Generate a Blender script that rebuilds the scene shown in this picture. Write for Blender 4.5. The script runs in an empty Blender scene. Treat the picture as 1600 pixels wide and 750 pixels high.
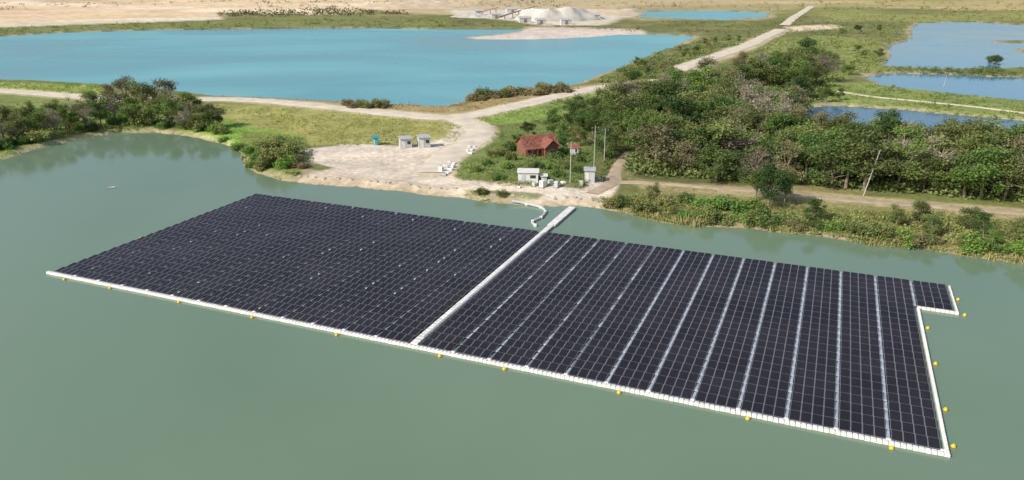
import bpy, math, random
import numpy as np
from mathutils import Vector, Matrix
random.seed(7); rng=np.random.default_rng(11)
H=45.0; F=1200.0; PIT=math.radians(19.5); SP,CP=math.sin(PIT),math.cos(PIT)
scene=bpy.context.scene; COL=scene.collection
# survey helper: bearing/declination of a landmark -> metres on the ground
def G(a,b,z=0.0):
    d=F*SP+(b-375)*CP; fy=F*CP-(b-375)*SP; t=(H-z)/d
    return ((a-800)*t, fy*t)
def GP(pts,z=0.7): return np.array([G(a,b,z) for a,b in pts])
# ---------------------------------------------------------------- noise
_tab=rng.random((256,256))
def vnoise(x,y,s):
    x=np.asarray(x)/s; y=np.asarray(y)/s
    xi=np.floor(x).astype(int); yi=np.floor(y).astype(int); fx=x-xi; fy=y-yi
    fx=fx*fx*(3-2*fx); fy=fy*fy*(3-2*fy)
    g=lambda i,j:_tab[(xi+i)&255,(yi+j)&255]
    return (g(0,0)*(1-fx)+g(1,0)*fx)*(1-fy)+(g(0,1)*(1-fx)+g(1,1)*fx)*fy
def fbm(x,y,s,o=3):
    r=0;a=1;t=0
    for k in range(o):
        r=r+a*vnoise(x+37*k,y-91*k,s/2**k); t+=a; a*=.55
    return r/t*2-1
def seg_dist(X,Y,pts,closed=False):
    n=len(pts); d=np.full(X.shape,1e12)
    for i in range(n if closed else n-1):
        ax,ay=pts[i]; bx,by=pts[(i+1)%n]; vx,vy=bx-ax,by-ay; L=vx*vx+vy*vy+1e-9
        t=np.clip(((X-ax)*vx+(Y-ay)*vy)/L,0,1)
        d=np.minimum(d,(X-ax-t*vx)**2+(Y-ay-t*vy)**2)
    return np.sqrt(d)
def inside(X,Y,pts):
    c=np.zeros(X.shape,bool); n=len(pts)
    for i in range(n):
        ax,ay=pts[i]; bx,by=pts[(i+1)%n]
        if ay==by: continue
        k=((ay>Y)!=(by>Y))&(X<(bx-ax)*(Y-ay)/(by-ay)+ax)
        c^=k
    return c
def sd(X,Y,pts):
    return np.where(inside(X,Y,pts),1,-1)*seg_dist(X,Y,pts,True)
def sstep(a,b,x):
    t=np.clip((x-a)/(b-a),0,1); return t*t*(3-2*t)
# ---------------------------------------------------------------- plan of the place
shore=[(-700,330),(-250,285),(0,250),(60,233),(120,219),(175,209),(240,207),(300,213),(345,225),(375,240),(376,256),(400,270),(440,281),(500,288),(560,292),(620,300),(700,307),(780,317),(850,323),(905,323),(950,329),(1010,343),(1080,353),(1160,359),(1230,363),(1300,373),(1380,384),(1450,392),(1500,398),(1560,406),(1600,413),(1800,445),(2300,520)]
pond=np.vstack([GP(shore,0),[[500,-250],[-500,-250]]])
lake=GP([(-700,62),(0,57),(100,51),(250,47),(400,45),(560,44),(700,46),(840,46),(1000,53),(1080,56),(1078,62),(1045,76),(1000,93),(950,112),(905,130),(870,138),(800,143),(760,149),(720,160),(690,167),(640,165),(560,162),(500,158),(420,154),(350,151),(260,141),(160,132),(80,127),(0,124),(-700,116)],0)
spit_px=[(718,58),(770,54),(812,49),(825,43),(880,43),(1000,47),(1010,54),(960,55),(925,58),(880,60),(850,61),(790,62),(740,61)]
spit=GP(spit_px,0)
farp=GP([(985,19),(1050,17),(1130,17),(1200,20),(1195,28),(1130,31),(1000,27)],0)
r1=GP([(1440,36),(1520,34),(1590,39),(2000,46),(2000,112),(1600,106),(1500,109),(1420,107),(1378,102),(1392,88),(1388,74),(1425,60),(1422,46)],0)
isl=GP([(1545,64),(1600,62),(1640,66),(1600,68),(1555,67)],0)
isl2=GP([(1582,78),(1610,76),(1660,80),(1620,83),(1585,81)],0)
r2=GP([(1350,121),(1400,115),(1480,117),(1600,122),(2000,136),(2000,174),(1600,159),(1520,151),(1440,142),(1378,134)],0)
r3=GP([(1255,168),(1300,165),(1400,171),(1500,181),(1600,189),(2000,215),(2000,262),(1600,240),(1540,224),(1480,214),(1400,206),(1290,198),(1262,186)],0)
waters=[pond,lake,farp,r1,r2,r3]; islands=[spit,isl,isl2]
roads_px={
 'dirt_road':([(-500,120),(-200,132),(0,142),(60,146),(140,152),(220,156),(320,155),(400,157),(480,164),(560,172),(640,180),(700,184),(760,176),(830,160),(900,144),(960,134),(1010,128),(1070,124),(1125,122)],8.2),
 'dirt_road.001':([(1128,124),(1110,117),(1085,110),(1068,105),(1090,97),(1125,86),(1165,72),(1198,57),(1220,46)],9),
 'dirt_road.002':([(1226,40),(1240,28),(1256,18),(1268,10)],8),
 'dirt_road.003':([(700,184),(728,190),(748,202),(742,218),(715,234),(690,252),(680,270)],8.0),
 'dirt_track':([(985,238),(972,252),(962,268),(955,287),(925,303)],3.2),
 'dirt_track.001':([(960,285),(1010,286),(1100,292),(1200,301),(1300,311),(1400,318),(1500,326),(1600,334),(1750,350)],2.6),
 'dirt_track.002':([(1310,143),(1360,151),(1440,159),(1520,167),(1600,177),(1750,195)],2.6),
}
def catmull(P,n=10):
    P=np.array(P); Q=np.vstack([2*P[0]-P[1],P,2*P[-1]-P[-2]]); out=[]
    for i in range(1,len(Q)-2):
        for k in range(n):
            t=k/n; a,b,c,d=Q[i-1],Q[i],Q[i+1],Q[i+2]
            out.append(.5*((2*b)+(c-a)*t+(2*a-5*b+4*c-d)*t*t+(3*b-a-3*c+d)*t**3))
    out.append(P[-1]); return np.array(out)
roads={k:(catmull(GP(v[0],0.8),8),v[1]) for k,v in roads_px.items()}
mound=np.array(G(830,262,1.5))
def land_sd(X,Y):
    q=1+1.4*sstep(260,500,Y)*sstep(60,160,X)
    nx=X+fbm(X,Y,9)*1.6*q; ny=Y+fbm(X+500,Y,9)*1.8*q+fbm(X-70,Y,30)*3*(q-1)
    w=np.full(X.shape,-1e9)
    for p in waters: w=np.maximum(w,sd(nx,ny,p))
    for p in islands: w=np.minimum(w,-sd(nx,ny,p))
    return -w
def road_d(X,Y):
    d=np.full(X.shape,1e9)
    for k,(p,w) in roads.items(): d=np.minimum(d,seg_dist(X,Y,p[::4] if len(p)>24 else p)-w/2)
    return d
def heightf(X,Y,L=None,R=None):
    if L is None: L=land_sd(X,Y)
    if R is None: R=road_d(X,Y)
    w=np.maximum(3.0,Y*Y/26000.)
    z=np.where(L>0,0.8*sstep(0,1,L/w),-1.4*sstep(0,1,-L/(w*1.3)))
    z=np.where((Y>480)&inside(X,Y,spit),z*.35,z)
    m=np.exp(-(((X-mound[0])/15)**2+((Y-mound[1])/15)**2))*1.9*sstep(0,6,L)
    nn=fbm(X,Y,14)*0.28*sstep(1,8,R)*sstep(1,8,L)*sstep(600,300,Y)
    bank=sstep(850,1150,Y)*sstep(60,-60,X)*(6+5*fbm(X,Y,220))*1.0
    return z+m*sstep(-1,4,R)+nn+np.maximum(bank,0)
def zat(x,y): return float(heightf(np.array([x]),np.array([y]))[0])
def on_ground(a,b):
    z=0.8
    for _ in range(4):
        x,y=G(a,b,z); z=zat(x,y)
    return x,y,z
def on_ground_many(A,B):
    z=np.full(A.shape,.8)
    for _ in range(3):
        d=F*SP+(B-375)*CP; fy=F*CP-(B-375)*SP; t=(H-z)/d
        x=(A-800)*t; y=fy*t; L=land_sd(x,y); R=road_d(x,y); z=heightf(x,y,L,R)
    return x,y,z,L,R
# ---------------------------------------------------------------- materials
def newmat(name):
    m=bpy.data.materials.new(name); m.use_nodes=True
    nt=m.node_tree; return m,nt,nt.nodes['Principled BSDF']
def mat(name,c,rough=.6,var=.2,scale=3.0,metal=0,spec=.4,c2=None,bump=0):
    m,nt,b=newmat(name)
    tc=nt.nodes.new('ShaderNodeTexCoord'); n=nt.nodes.new('ShaderNodeTexNoise'); n.inputs['Scale'].default_value=scale; n.inputs['Detail'].default_value=6
    nt.links.new(tc.outputs['Object'],n.inputs['Vector'])
    r=nt.nodes.new('ShaderNodeValToRGB'); r.color_ramp.elements[0].position=.3; r.color_ramp.elements[1].position=.7
    c2=c2 or tuple(min(1,v*(1+var)) for v in c)
    r.color_ramp.elements[0].color=(*[v*(1-var) for v in c],1); r.color_ramp.elements[1].color=(*c2,1)
    nt.links.new(n.outputs['Fac'],r.inputs['Fac']); nt.links.new(r.outputs['Color'],b.inputs['Base Color'])
    b.inputs['Roughness'].default_value=rough; b.inputs['Metallic'].default_value=metal; b.inputs['Specular IOR Level'].default_value=spec
    if bump:
        bp=nt.nodes.new('ShaderNodeBump'); bp.inputs['Strength'].default_value=bump; bp.inputs['Distance'].default_value=.1
        nt.links.new(n.outputs['Fac'],bp.inputs['Height']); nt.links.new(bp.outputs['Normal'],b.inputs['Normal'])
    return m
def attr_mat(name,rough=.9,noises=((.35,.35),(.04,.25)),spec=.1,bump=.5,objrand=0,transl=0,gain=1.0):
    m,nt,b=newmat(name); a=nt.nodes.new('ShaderNodeAttribute'); a.attribute_name='Col'
    cur=a.outputs['Color']; g=nt.nodes.new('ShaderNodeNewGeometry'); last=None
    for sc,am in noises:
        n=nt.nodes.new('ShaderNodeTexNoise'); n.inputs['Scale'].default_value=sc; n.inputs['Detail'].default_value=8; n.inputs['Roughness'].default_value=.65
        nt.links.new(g.outputs['Position'],n.inputs['Vector'])
        gg=gain if last is None else 1.0
        mr=nt.nodes.new('ShaderNodeMapRange'); mr.inputs[1].default_value=.3; mr.inputs[2].default_value=.7; mr.inputs[3].default_value=(1-am)*gg; mr.inputs[4].default_value=(1+am)*gg
        nt.links.new(n.outputs['Fac'],mr.inputs[0])
        vm=nt.nodes.new('ShaderNodeVectorMath'); vm.operation='SCALE'; nt.links.new(cur,vm.inputs[0]); nt.links.new(mr.outputs[0],vm.inputs['Scale']); cur=vm.outputs[0]
        if last is None: last=n
    if objrand:
        oi=nt.nodes.new('ShaderNodeObjectInfo'); hs=nt.nodes.new('ShaderNodeHueSaturation')
        m1=nt.nodes.new('ShaderNodeMapRange'); m1.inputs[3].default_value=.49; m1.inputs[4].default_value=.522; nt.links.new(oi.outputs['Random'],m1.inputs[0]); nt.links.new(m1.outputs[0],hs.inputs['Hue'])
        mm=nt.nodes.new('ShaderNodeMath'); mm.operation='MULTIPLY'; mm.inputs[1].default_value=7.31; nt.links.new(oi.outputs['Random'],mm.inputs[0])
        fr=nt.nodes.new('ShaderNodeMath'); fr.operation='FRACT'; nt.links.new(mm.outputs[0],fr.inputs[0])
        m2=nt.nodes.new('ShaderNodeMapRange'); m2.inputs[3].default_value=1-objrand; m2.inputs[4].default_value=1+objrand; nt.links.new(fr.outputs[0],m2.inputs[0]); nt.links.new(m2.outputs[0],hs.inputs['Value'])
        nt.links.new(cur,hs.inputs['Color']); cur=hs.outputs['Color']
    nt.links.new(cur,b.inputs['Base Color']); b.inputs['Roughness'].default_value=rough; b.inputs['Specular IOR Level'].default_value=spec
    if bump and last:
        bp=nt.nodes.new('ShaderNodeBump'); bp.inputs['Strength'].default_value=bump; bp.inputs['Distance'].default_value=.4
        nt.links.new(last.outputs['Fac'],bp.inputs['Height']); nt.links.new(bp.outputs['Normal'],b.inputs['Normal'])
    if transl:
        t=nt.nodes.new('ShaderNodeBsdfTranslucent'); mx=nt.nodes.new('ShaderNodeMixShader'); mx.inputs[0].default_value=transl
        nt.links.new(cur,t.inputs['Color']); nt.links.new(b.outputs[0],mx.inputs[1]); nt.links.new(t.outputs[0],mx.inputs[2]); nt.links.new(mx.outputs[0],nt.nodes['Material Output'].inputs['Surface'])
    return m
def water_mat(name,c1,c2,scale=.02,rough=.12,ior=1.33,bump=.12,stretch=(1,1,1)):
    m,nt,b=newmat(name); g=nt.nodes.new('ShaderNodeNewGeometry'); mp=nt.nodes.new('ShaderNodeMapping'); mp.inputs['Scale'].default_value=stretch
    nt.links.new(g.outputs['Position'],mp.inputs['Vector'])
    n=nt.nodes.new('ShaderNodeTexNoise'); n.inputs['Scale'].default_value=scale; n.inputs['Detail'].default_value=7; n.inputs['Distortion'].default_value=.6; nt.links.new(mp.outputs[0],n.inputs['Vector'])
    r=nt.nodes.new('ShaderNodeValToRGB'); r.color_ramp.elements[0].position=.35; r.color_ramp.elements[1].position=.66
    r.color_ramp.elements[0].color=(*c1,1); r.color_ramp.elements[1].color=(*c2,1); nt.links.new(n.outputs['Fac'],r.inputs['Fac']); nt.links.new(r.outputs[0],b.inputs['Base Color'])
    n2=nt.nodes.new('ShaderNodeTexNoise'); n2.inputs['Scale'].default_value=.9; n2.inputs['Detail'].default_value=4; nt.links.new(g.outputs['Position'],n2.inputs['Vector'])
    bp=nt.nodes.new('ShaderNodeBump'); bp.inputs['Strength'].default_value=bump; bp.inputs['Distance'].default_value=.15; nt.links.new(n2.outputs['Fac'],bp.inputs['Height']); nt.links.new(bp.outputs[0],b.inputs['Normal'])
    # wind patches: roughness varies slowly over the surface
    mr=nt.nodes.new('ShaderNodeMapRange'); mr.inputs[1].default_value=.35; mr.inputs[2].default_value=.65; mr.inputs[3].default_value=rough*.7; mr.inputs[4].default_value=rough*1.8; nt.links.new(n.outputs['Fac'],mr.inputs[0]); nt.links.new(mr.outputs[0],b.inputs['Roughness'])
    b.inputs['IOR'].default_value=ior; return m
M_ground=attr_mat('ground_cover',noises=((.9,.28),(.12,.25),(.02,.16)),gain=1.2)
M_road=mat('packed_earth',(.62,.55,.44),.95,.14,.25,spec=.1,bump=.2)
M_track=mat('worn_brown_earth',(.42,.34,.24),.95,.2,.4,spec=.1,bump=.2)
M_pond=water_mat('green_water',(.140,.214,.140),(.172,.248,.170),.014,.08,1.38,.05,(1,.6,1))
M_lake=water_mat('turquoise_water',(.075,.28,.345),(.19,.44,.47),.010,.22,1.25,.1,(.6,1.1,1))
M_blue=water_mat('blue_pond_water',(.045,.17,.30),(.085,.24,.38),.02,.1,1.3,.06)
M_dark=water_mat('dark_pond_water',(.03,.10,.18),(.06,.15,.24),.02,.1,1.3,.06)
M_leaf=attr_mat('foliage',.75,((.6,.2),),spec=.15,bump=0,objrand=.28,transl=.30,gain=1.62)
M_bark=mat('bark',(.25,.21,.16),.9,.3,2)
M_white=mat('white_plastic_float',(.74,.73,.69),.5,.10,.6,c2=(.8,.79,.75))
M_walk=mat('pale_walkway_float',(.60,.60,.58),.6,.18,1.1,c2=(.76,.75,.72))
M_grey=mat('grey_float',(.30,.35,.40),.5,.15,.7,c2=(.46,.51,.56))
M_mid=mat('dull_grey_float',(.13,.15,.17),.5,.2,.7,c2=(.24,.27,.30))
M_lite=mat('light_float',(.42,.44,.46),.5,.2,.7,c2=(.60,.61,.62))
M_dfl=mat('dark_float',(.07,.08,.09),.6,.2,1)
M_frame=mat('aluminium_frame',(.28,.29,.32),.4,.1,2,metal=.2)
def panel_mat():
    m,nt,b=newmat('solar_glass'); uv=nt.nodes.new('ShaderNodeUVMap'); br=nt.nodes.new('ShaderNodeTexBrick')
    br.offset=0; br.inputs['Scale'].default_value=1; br.inputs['Brick Width'].default_value=1/6; br.inputs['Row Height'].default_value=1/10; br.inputs['Mortar Size'].default_value=.006
    br.inputs['Color1'].default_value=(.010,.0095,.0125,1); br.inputs['Color2'].default_value=(.015,.014,.019,1); br.inputs['Mortar'].default_value=(.055,.055,.065,1)
    nt.links.new(uv.outputs[0],br.inputs['Vector']); g=nt.nodes.new('ShaderNodeNewGeometry'); n=nt.nodes.new('ShaderNodeTexNoise'); n.inputs['Scale'].default_value=.12; n.inputs['Detail'].default_value=5
    nt.links.new(g.outputs['Position'],n.inputs['Vector'])
    mx=nt.nodes.new('ShaderNodeMix'); mx.data_type='RGBA'; mx.blend_type='ADD'; mr=nt.nodes.new('ShaderNodeMapRange'); mr.inputs[1].default_value=.4; mr.inputs[2].default_value=.75; mr.inputs[3].default_value=0; mr.inputs[4].default_value=.6
    nt.links.new(n.outputs['Fac'],mr.inputs[0]); nt.links.new(mr.outputs[0],mx.inputs[0]); nt.links.new(br.outputs['Color'],mx.inputs[6]); mx.inputs[7].default_value=(.020,.018,.020,1)
    nt.links.new(mx.outputs[2],b.inputs['Base Color']); b.inputs['Roughness'].default_value=.26; b.inputs['IOR'].default_value=1.26; b.inputs['Specular IOR Level'].default_value=.36
    return m
M_panel=panel_mat()
M_yellow=mat('yellow_plastic',(.75,.48,.02),.4,.1,2)
M_roof=mat('red_roof_tiles',(.19,.068,.046),.85,.45,1.8,c2=(.33,.13,.085),bump=.6)
M_redwall=mat('red_brown_timber',(.21,.095,.06),.8,.25,1.5)
M_win=mat('dark_window_glass',(.03,.04,.05),.15,.1,1)
M_wall=mat('white_painted_wall',(.66,.65,.62),.7,.08,.8)
M_wallg=mat('grey_painted_metal',(.46,.48,.49),.6,.1,.8)
M_roofg=mat('grey_sheet_roof',(.42,.43,.44),.6,.15,.8)
M_teal=mat('teal_plastic',(.03,.30,.36),.5,.1,1)
M_conc=mat('concrete_pole',(.42,.40,.37),.85,.12,1)
M_wood=mat('weathered_wood',(.22,.17,.12),.85,.2,1)
M_gravel=mat('pale_crushed_stone',(.46,.43,.38),.95,.22,.10,c2=(.64,.60,.53),bump=.6)
M_sandh=mat('tan_sand_heap',(.50,.40,.28),.95,.15,.06,c2=(.60,.49,.36),bump=.5)
M_rust=mat('rusty_steel',(.22,.15,.11),.8,.3,.5)
# ---------------------------------------------------------------- mesh helpers
def link(o): COL.objects.link(o); return o
def mesh_obj(name,V,Fc,mats,parent=None,smooth=False,mi=None):
    me=bpy.data.meshes.new(name); me.from_pydata([tuple(v) for v in V],[],Fc); me.update()
    for m in (mats if isinstance(mats,(list,tuple)) else [mats]): me.materials.append(m)
    if smooth: me.polygons.foreach_set('use_smooth',[True]*len(me.polygons))
    if mi is not None: me.polygons.foreach_set('material_index',mi)
    o=link(bpy.data.objects.new(name,me)); 
    if parent: o.parent=parent
    return o
def np_mesh(name,V,Q,cols=None,mats=(),smooth=False):
    me=bpy.data.meshes.new(name); n=len(Q); k=Q.shape[1]
    me.vertices.add(len(V)); me.vertices.foreach_set('co',np.asarray(V,np.float32).ravel())
    me.loops.add(n*k); me.loops.foreach_set('vertex_index',Q.astype(np.int32).ravel())
    me.polygons.add(n); me.polygons.foreach_set('loop_start',np.arange(0,n*k,k,dtype=np.int32)); me.polygons.foreach_set('loop_total',np.full(n,k,np.int32))
    if smooth: me.polygons.foreach_set('use_smooth',np.ones(n,bool))
    me.update(calc_edges=True)
    if cols is not None:
        ca=me.color_attributes.new(name='Col',type='FLOAT_COLOR',domain='POINT')
        c4=np.ones((len(V),4),np.float32); c4[:,:3]=cols; ca.data.foreach_set('color',c4.ravel())
    for m in mats: me.materials.append(m)
    return me
class B:  # simple mesh accumulator
    def __init__(s): s.v=[];s.f=[];s.m=[]
    def box(s,c,d,rz=0,mi=0,rx=0,bev=0):
        n=len(s.v); cz,sz=math.cos(rz),math.sin(rz); cx,sx=math.cos(rx),math.sin(rx)
        hx,hy,hz=d[0]/2,d[1]/2,d[2]/2; e=min(bev,hx,hy,hz)
        if e<=0:
            pts=[(i*hx,j*hy,k*hz) for k in(-1,1) for j in(-1,1) for i in(-1,1)]
            fs=[(0,2,3,1),(4,5,7,6),(0,1,5,4),(2,6,7,3),(0,4,6,2),(1,3,7,5)]
        else: # chamfered top
            pts=[(i*hx,j*hy,-hz) for j in(-1,1) for i in(-1,1)]+[(i*hx,j*hy,hz-e) for j in(-1,1) for i in(-1,1)]+[(i*(hx-e),j*(hy-e),hz) for j in(-1,1) for i in(-1,1)]
            fs=[(0,2,3,1),(8,9,11,10)]
            for o in(0,4): fs+=[(o,o+1,o+5,o+4),(o+2,o+6,o+7,o+3),(o,o+4,o+6,o+2),(o+1,o+3,o+7,o+5)]
        for x,y,z in pts:
            y,z=y*cx-z*sx,y*sx+z*cx
            x,y=x*cz-y*sz,x*sz+y*cz
            s.v.append((x+c[0],y+c[1],z+c[2]))
        for f in fs: s.f.append(tuple(n+i for i in f)); s.m.append(mi)
    def tube(s,p0,p1,r0,r1,k=8,mi=0,cap=True):
        p0=Vector(p0);p1=Vector(p1); d=(p1-p0).normalized(); a=d.orthogonal().normalized(); b=d.cross(a); n=len(s.v)
        for p,r in((p0,r0),(p1,r1)):
            for i in range(k):
                t=2*math.pi*i/k; s.v.append(tuple(p+a*math.cos(t)*r+b*math.sin(t)*r))
        for i in range(k): j=(i+1)%k; s.f.append((n+i,n+j,n+k+j,n+k+i)); s.m.append(mi)
        if cap: s.f.append(tuple(n+k+i for i in range(k))); s.m.append(mi); s.f.append(tuple(n+i for i in reversed(range(k)))); s.m.append(mi)
    def poly(s,pts,fs,mi=0):
        n=len(s.v); s.v+=list(pts)
        for f in fs: s.f.append(tuple(n+i for i in f)); s.m.append(mi)
    def obj(s,name,mats,parent=None,smooth=False): return mesh_obj(name,s.v,s.f,mats,parent,smooth,s.m)
def thing(name,loc,label,cat,rz=0,group=None):
    o=link(bpy.data.objects.new(name,None)); o.location=loc; o.rotation_euler=(0,0,rz); o.empty_display_size=.5
    o['label']=label; o['category']=cat
    if group: o['group']=group
    return o
# ---------------------------------------------------------------- terrain
py=np.concatenate([np.arange(-44,0,2.),np.arange(0,520,1.5),np.arange(520,1000,30)])
yr=np.array([G(800,b)[1] for b in py]); yr=np.concatenate([[9000.],yr,[30,0,-100,-300.]])
sc=np.concatenate([-np.geomspace(3,.82,34),np.linspace(-.8,.8,660),np.geomspace(.82,3,34)])
YY,SS=np.meshgrid(yr,sc,indexing='ij'); XX=SS*np.maximum(YY,110)
X=XX.ravel();Y=YY.ravel()
L=land_sd(X,Y); R=road_d(X,Y); Z=heightf(X,Y,L,R)
nf=fbm(X,Y,22,4); nb=fbm(X+900,Y-300,90,4); far=np.clip(Y/250,.5,6)
def C(*c): return np.array(c)
col=np.empty((len(X),3)); col[:]=C(.135,.145,.052)
def blend(mask,c):
    global col
    m=mask[:,None]; col=col*(1-m)+np.asarray(c)*m
blend(sstep(-.1,.6,nf)*.6,C(.25,.21,.10)); blend(sstep(0,.6,nb)*.5,C(.17,.21,.06))
def paint(px,c,feather=3,wob=3,amt=1.0):
    s=sd(X+nf*wob*far,Y+fbm(X-200,Y+77,14)*wob*far,GP(px)); blend(sstep(-feather*.5,feather*.5,s/far)*amt,c)
# far country
paint([(-900,-30),(740,-30),(740,14),(560,16),(520,24),(345,20),(345,30),(200,31),(0,37),(-900,44)],C(.56,.43,.28),5,3)
lay=fbm(X*.35,Y*1.6,120); reg=sstep(700,900,Y)*sstep(200,-100,X)
blend(sstep(.05,.35,lay)*reg*.75,C(.40,.27,.15)); blend(sstep(-.1,-.4,lay)*reg*.8,C(.66,.56,.42))
ridge=np.abs(fbm(X*.3+50,Y*1.2,160)); blend(sstep(.07,.0,ridge)*reg*.5,C(.24,.20,.11))
paint([(560,-30),(1290,-30),(1290,12),(1000,14),(930,24),(720,24),(600,20)],C(.44,.35,.21),5,3,.85)
paint([(1270,-40),(2200,-40),(2200,14),(1500,16),(1280,10)],C(.38,.31,.15),5,3,.9)
fld=fbm(X*.5,Y*1.2,110); regr=sstep(700,850,Y)*sstep(150,300,X); blend(sstep(.05,.35,fld)*regr*.6,C(.24,.24,.09)); blend(sstep(-.1,-.4,fld)*regr*.7,C(.46,.37,.20))
paint([(930,22),(980,8),(1240,6),(1250,14),(1205,18),(1190,32),(1000,32)],C(.30,.26,.13),4,2,.8)
paint([(700,16),(990,14),(985,26),(940,40),(880,40),(840,40),(790,32),(710,24)],C(.56,.50,.40),5,3,.9)
paint([(1225,42),(1300,38),(1320,44),(1240,50)],C(.56,.46,.33),4,1)
paint([(0,42),(300,34),(480,27),(700,28),(700,44),(400,42),(0,54),(-700,60),(-700,48)],C(.16,.18,.06),4,2,.85)
paint([(0,36),(200,29),(345,26),(345,31),(200,36),(0,43),(-700,50),(-700,42)],C(.60,.52,.40),3,1,.8)
paint([(1280,20),(1440,24),(1640,20),(1640,33),(1440,34),(1300,34)],C(.24,.25,.08),4,2,.8)
# between lake and road
paint([(-700,120),(0,128),(160,134),(160,146),(0,142),(-700,130)],C(.27,.31,.08),3,1,.9)
paint([(340,152),(560,160),(700,168),(800,146),(900,134),(950,128),(900,143),(760,174),(700,182),(560,168),(340,156)],C(.32,.24,.12),3,1,.9)
# meadow
paint([(340,162),(470,165),(560,174),(680,186),(715,196),(722,210),(700,222),(600,226),(480,228),(430,225),(330,205),(300,190)],C(.29,.28,.095),3,2)
paint([(290,195),(360,188),(400,200),(470,212),(480,225),(390,240),(340,224),(280,212)],C(.19,.32,.055),3,2)
paint([(0,140),(140,156),(300,160),(330,190),(200,206),(0,245),(-300,275),(-500,170)],C(.18,.22,.065),3,2,.8)
paint([(-300,285),(0,240),(60,224),(120,211),(175,202),(300,205),(345,214),(345,226),(300,214),(175,210),(60,235),(0,252),(-300,295)],C(.21,.29,.075),2,1,.9)
paint([(380,205),(480,215),(480,262),(440,280),(385,262)],C(.17,.20,.06),3,2)
# sand yard
paint([(468,236),(540,226),(600,229),(660,227),(700,216),(715,190),(765,186),(772,206),(752,228),(712,246),(700,268),(722,284),(800,294),(905,298),(935,282),(955,275),(968,285),(960,300),(930,322),(850,326),(780,320),(700,312),(600,300),(500,292),(455,284),(490,268),(520,262),(480,252)],C(.54,.47,.375),2.0,2.4)
yard=sstep(-2,2,sd(X,Y,GP([(460,225),(760,190),(760,240),(700,270),(900,300),(900,325),(460,292)])))
blend(sstep(.1,.6,fbm(X,Y,9))*.22*yard,C(.42,.34,.25)); blend(sstep(.1,.6,fbm(X+300,Y,22))*.3*yard,C(.60,.54,.46))
paint([(470,262),(560,275),(700,292),(700,300),(560,290),(470,282)],C(.42,.34,.24),2,1.5,.5)
paint([(725,298),(800,303),(850,306),(840,313),(790,315),(730,309)],C(.14,.17,.055),1.5,1.5,.85)
paint([(735,180),(830,166),(900,152),(960,142),(950,165),(850,190),(800,195),(765,196)],C(.19,.26,.07),3,1)
paint([(765,208),(830,192),(940,230),(938,266),(905,291),(800,291),(715,281),(706,262),(740,236)],C(.14,.18,.055),2.5,2,.95)
paint([(940,200),(1000,160),(1250,180),(1600,240),(1600,300),(1000,285),(965,250)],C(.10,.115,.045),3,2,.9)
paint([(980,278),(1250,298),(1600,328),(1600,372),(1300,345),(1000,300)],C(.22,.21,.085),3,3,.8)
paint([(1000,284),(1250,298),(1600,326),(1600,345),(1250,312),(1000,296)],C(.36,.30,.18),2.5,2,.7)
paint([(1290,130),(1380,128),(1600,160),(1600,186),(1400,168),(1290,160)],C(.20,.25,.07),3,1,.9)
paint([(1210,60),(1300,55),(1420,70),(1390,110),(1300,128),(1220,120),(1180,90)],C(.22,.24,.08),3,3,.8)
paint(roads_px['dirt_road.001'][0][2:]+[(1180,78),(1120,100),(1100,115)],C(.36,.31,.18),3,1,.6)
bigr=np.minimum(seg_dist(X,Y,roads['dirt_road'][0][::3])-4,np.minimum(seg_dist(X,Y,roads['dirt_road.001'][0][::3])-4.2,seg_dist(X,Y,roads['dirt_road.003'][0][::3])-4))
blend(sstep(3.0,.2,bigr/np.clip(far,.7,3)+nf*1.0)*.8,C(.50,.43,.30))
blend(sstep(3.4,.6,L/np.clip(far,1,8)+nf*1.6)*.75*(Y<1500),C(.38,.31,.20))
blend((L<0)*1.0,C(.10,.11,.07))
paint([(a,c-(1 if c<50 else 0)) for a,c in spit_px],C(.52,.44,.37),4,.8)
ni,nj=YY.shape; idx=np.arange(ni*nj).reshape(ni,nj)
Q=np.stack([idx[:-1,:-1].ravel(),idx[1:,:-1].ravel(),idx[1:,1:].ravel(),idx[:-1,1:].ravel()],1)
me=np_mesh('ground',np.stack([X,Y,Z],1),Q,col,[M_ground],True); g=link(bpy.data.objects.new('ground',me)); g['kind']='structure'; g['label']='grass, scrub and bare sandy ground around the ponds'
# roads
for k,(P,w) in roads.items():
    D=np.gradient(P,axis=0); D/=np.linalg.norm(D,axis=1)[:,None]+1e-9; N=np.stack([-D[:,1],D[:,0]],1)
    V=[];m=7
    offs=np.linspace(-.5,.5,m)
    A=[P+N*(o*w*(1+.28*fbm(P[:,0]+(o>0)*200,P[:,1],7)))[:,None] for o in offs]; A=np.array(A)
    zz=heightf(A[:,:,0].ravel(),A[:,:,1].ravel()).reshape(m,-1)+ (.10+P[:,1]*.0004)[None,:]
    zz[0]-=.14; zz[-1]-=.14
    V=np.concatenate([A,zz[:,:,None]],2).reshape(-1,3); n=len(P); ii=np.arange(m*n).reshape(m,n)
    Q=np.stack([ii[:-1,:-1].ravel(),ii[:-1,1:].ravel(),ii[1:,1:].ravel(),ii[1:,:-1].ravel()],1)
    tr=k.startswith('dirt_track') and not k.endswith('2')
    me=np_mesh(k.split('.')[0],V,Q,None,[M_track if tr else M_road],True); o=link(bpy.data.objects.new(k.split('.')[0],me)); o['kind']='structure'; o['label']='narrow brown earth track beside the trees' if tr else 'pale unpaved earth road between fields and ponds'
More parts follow.
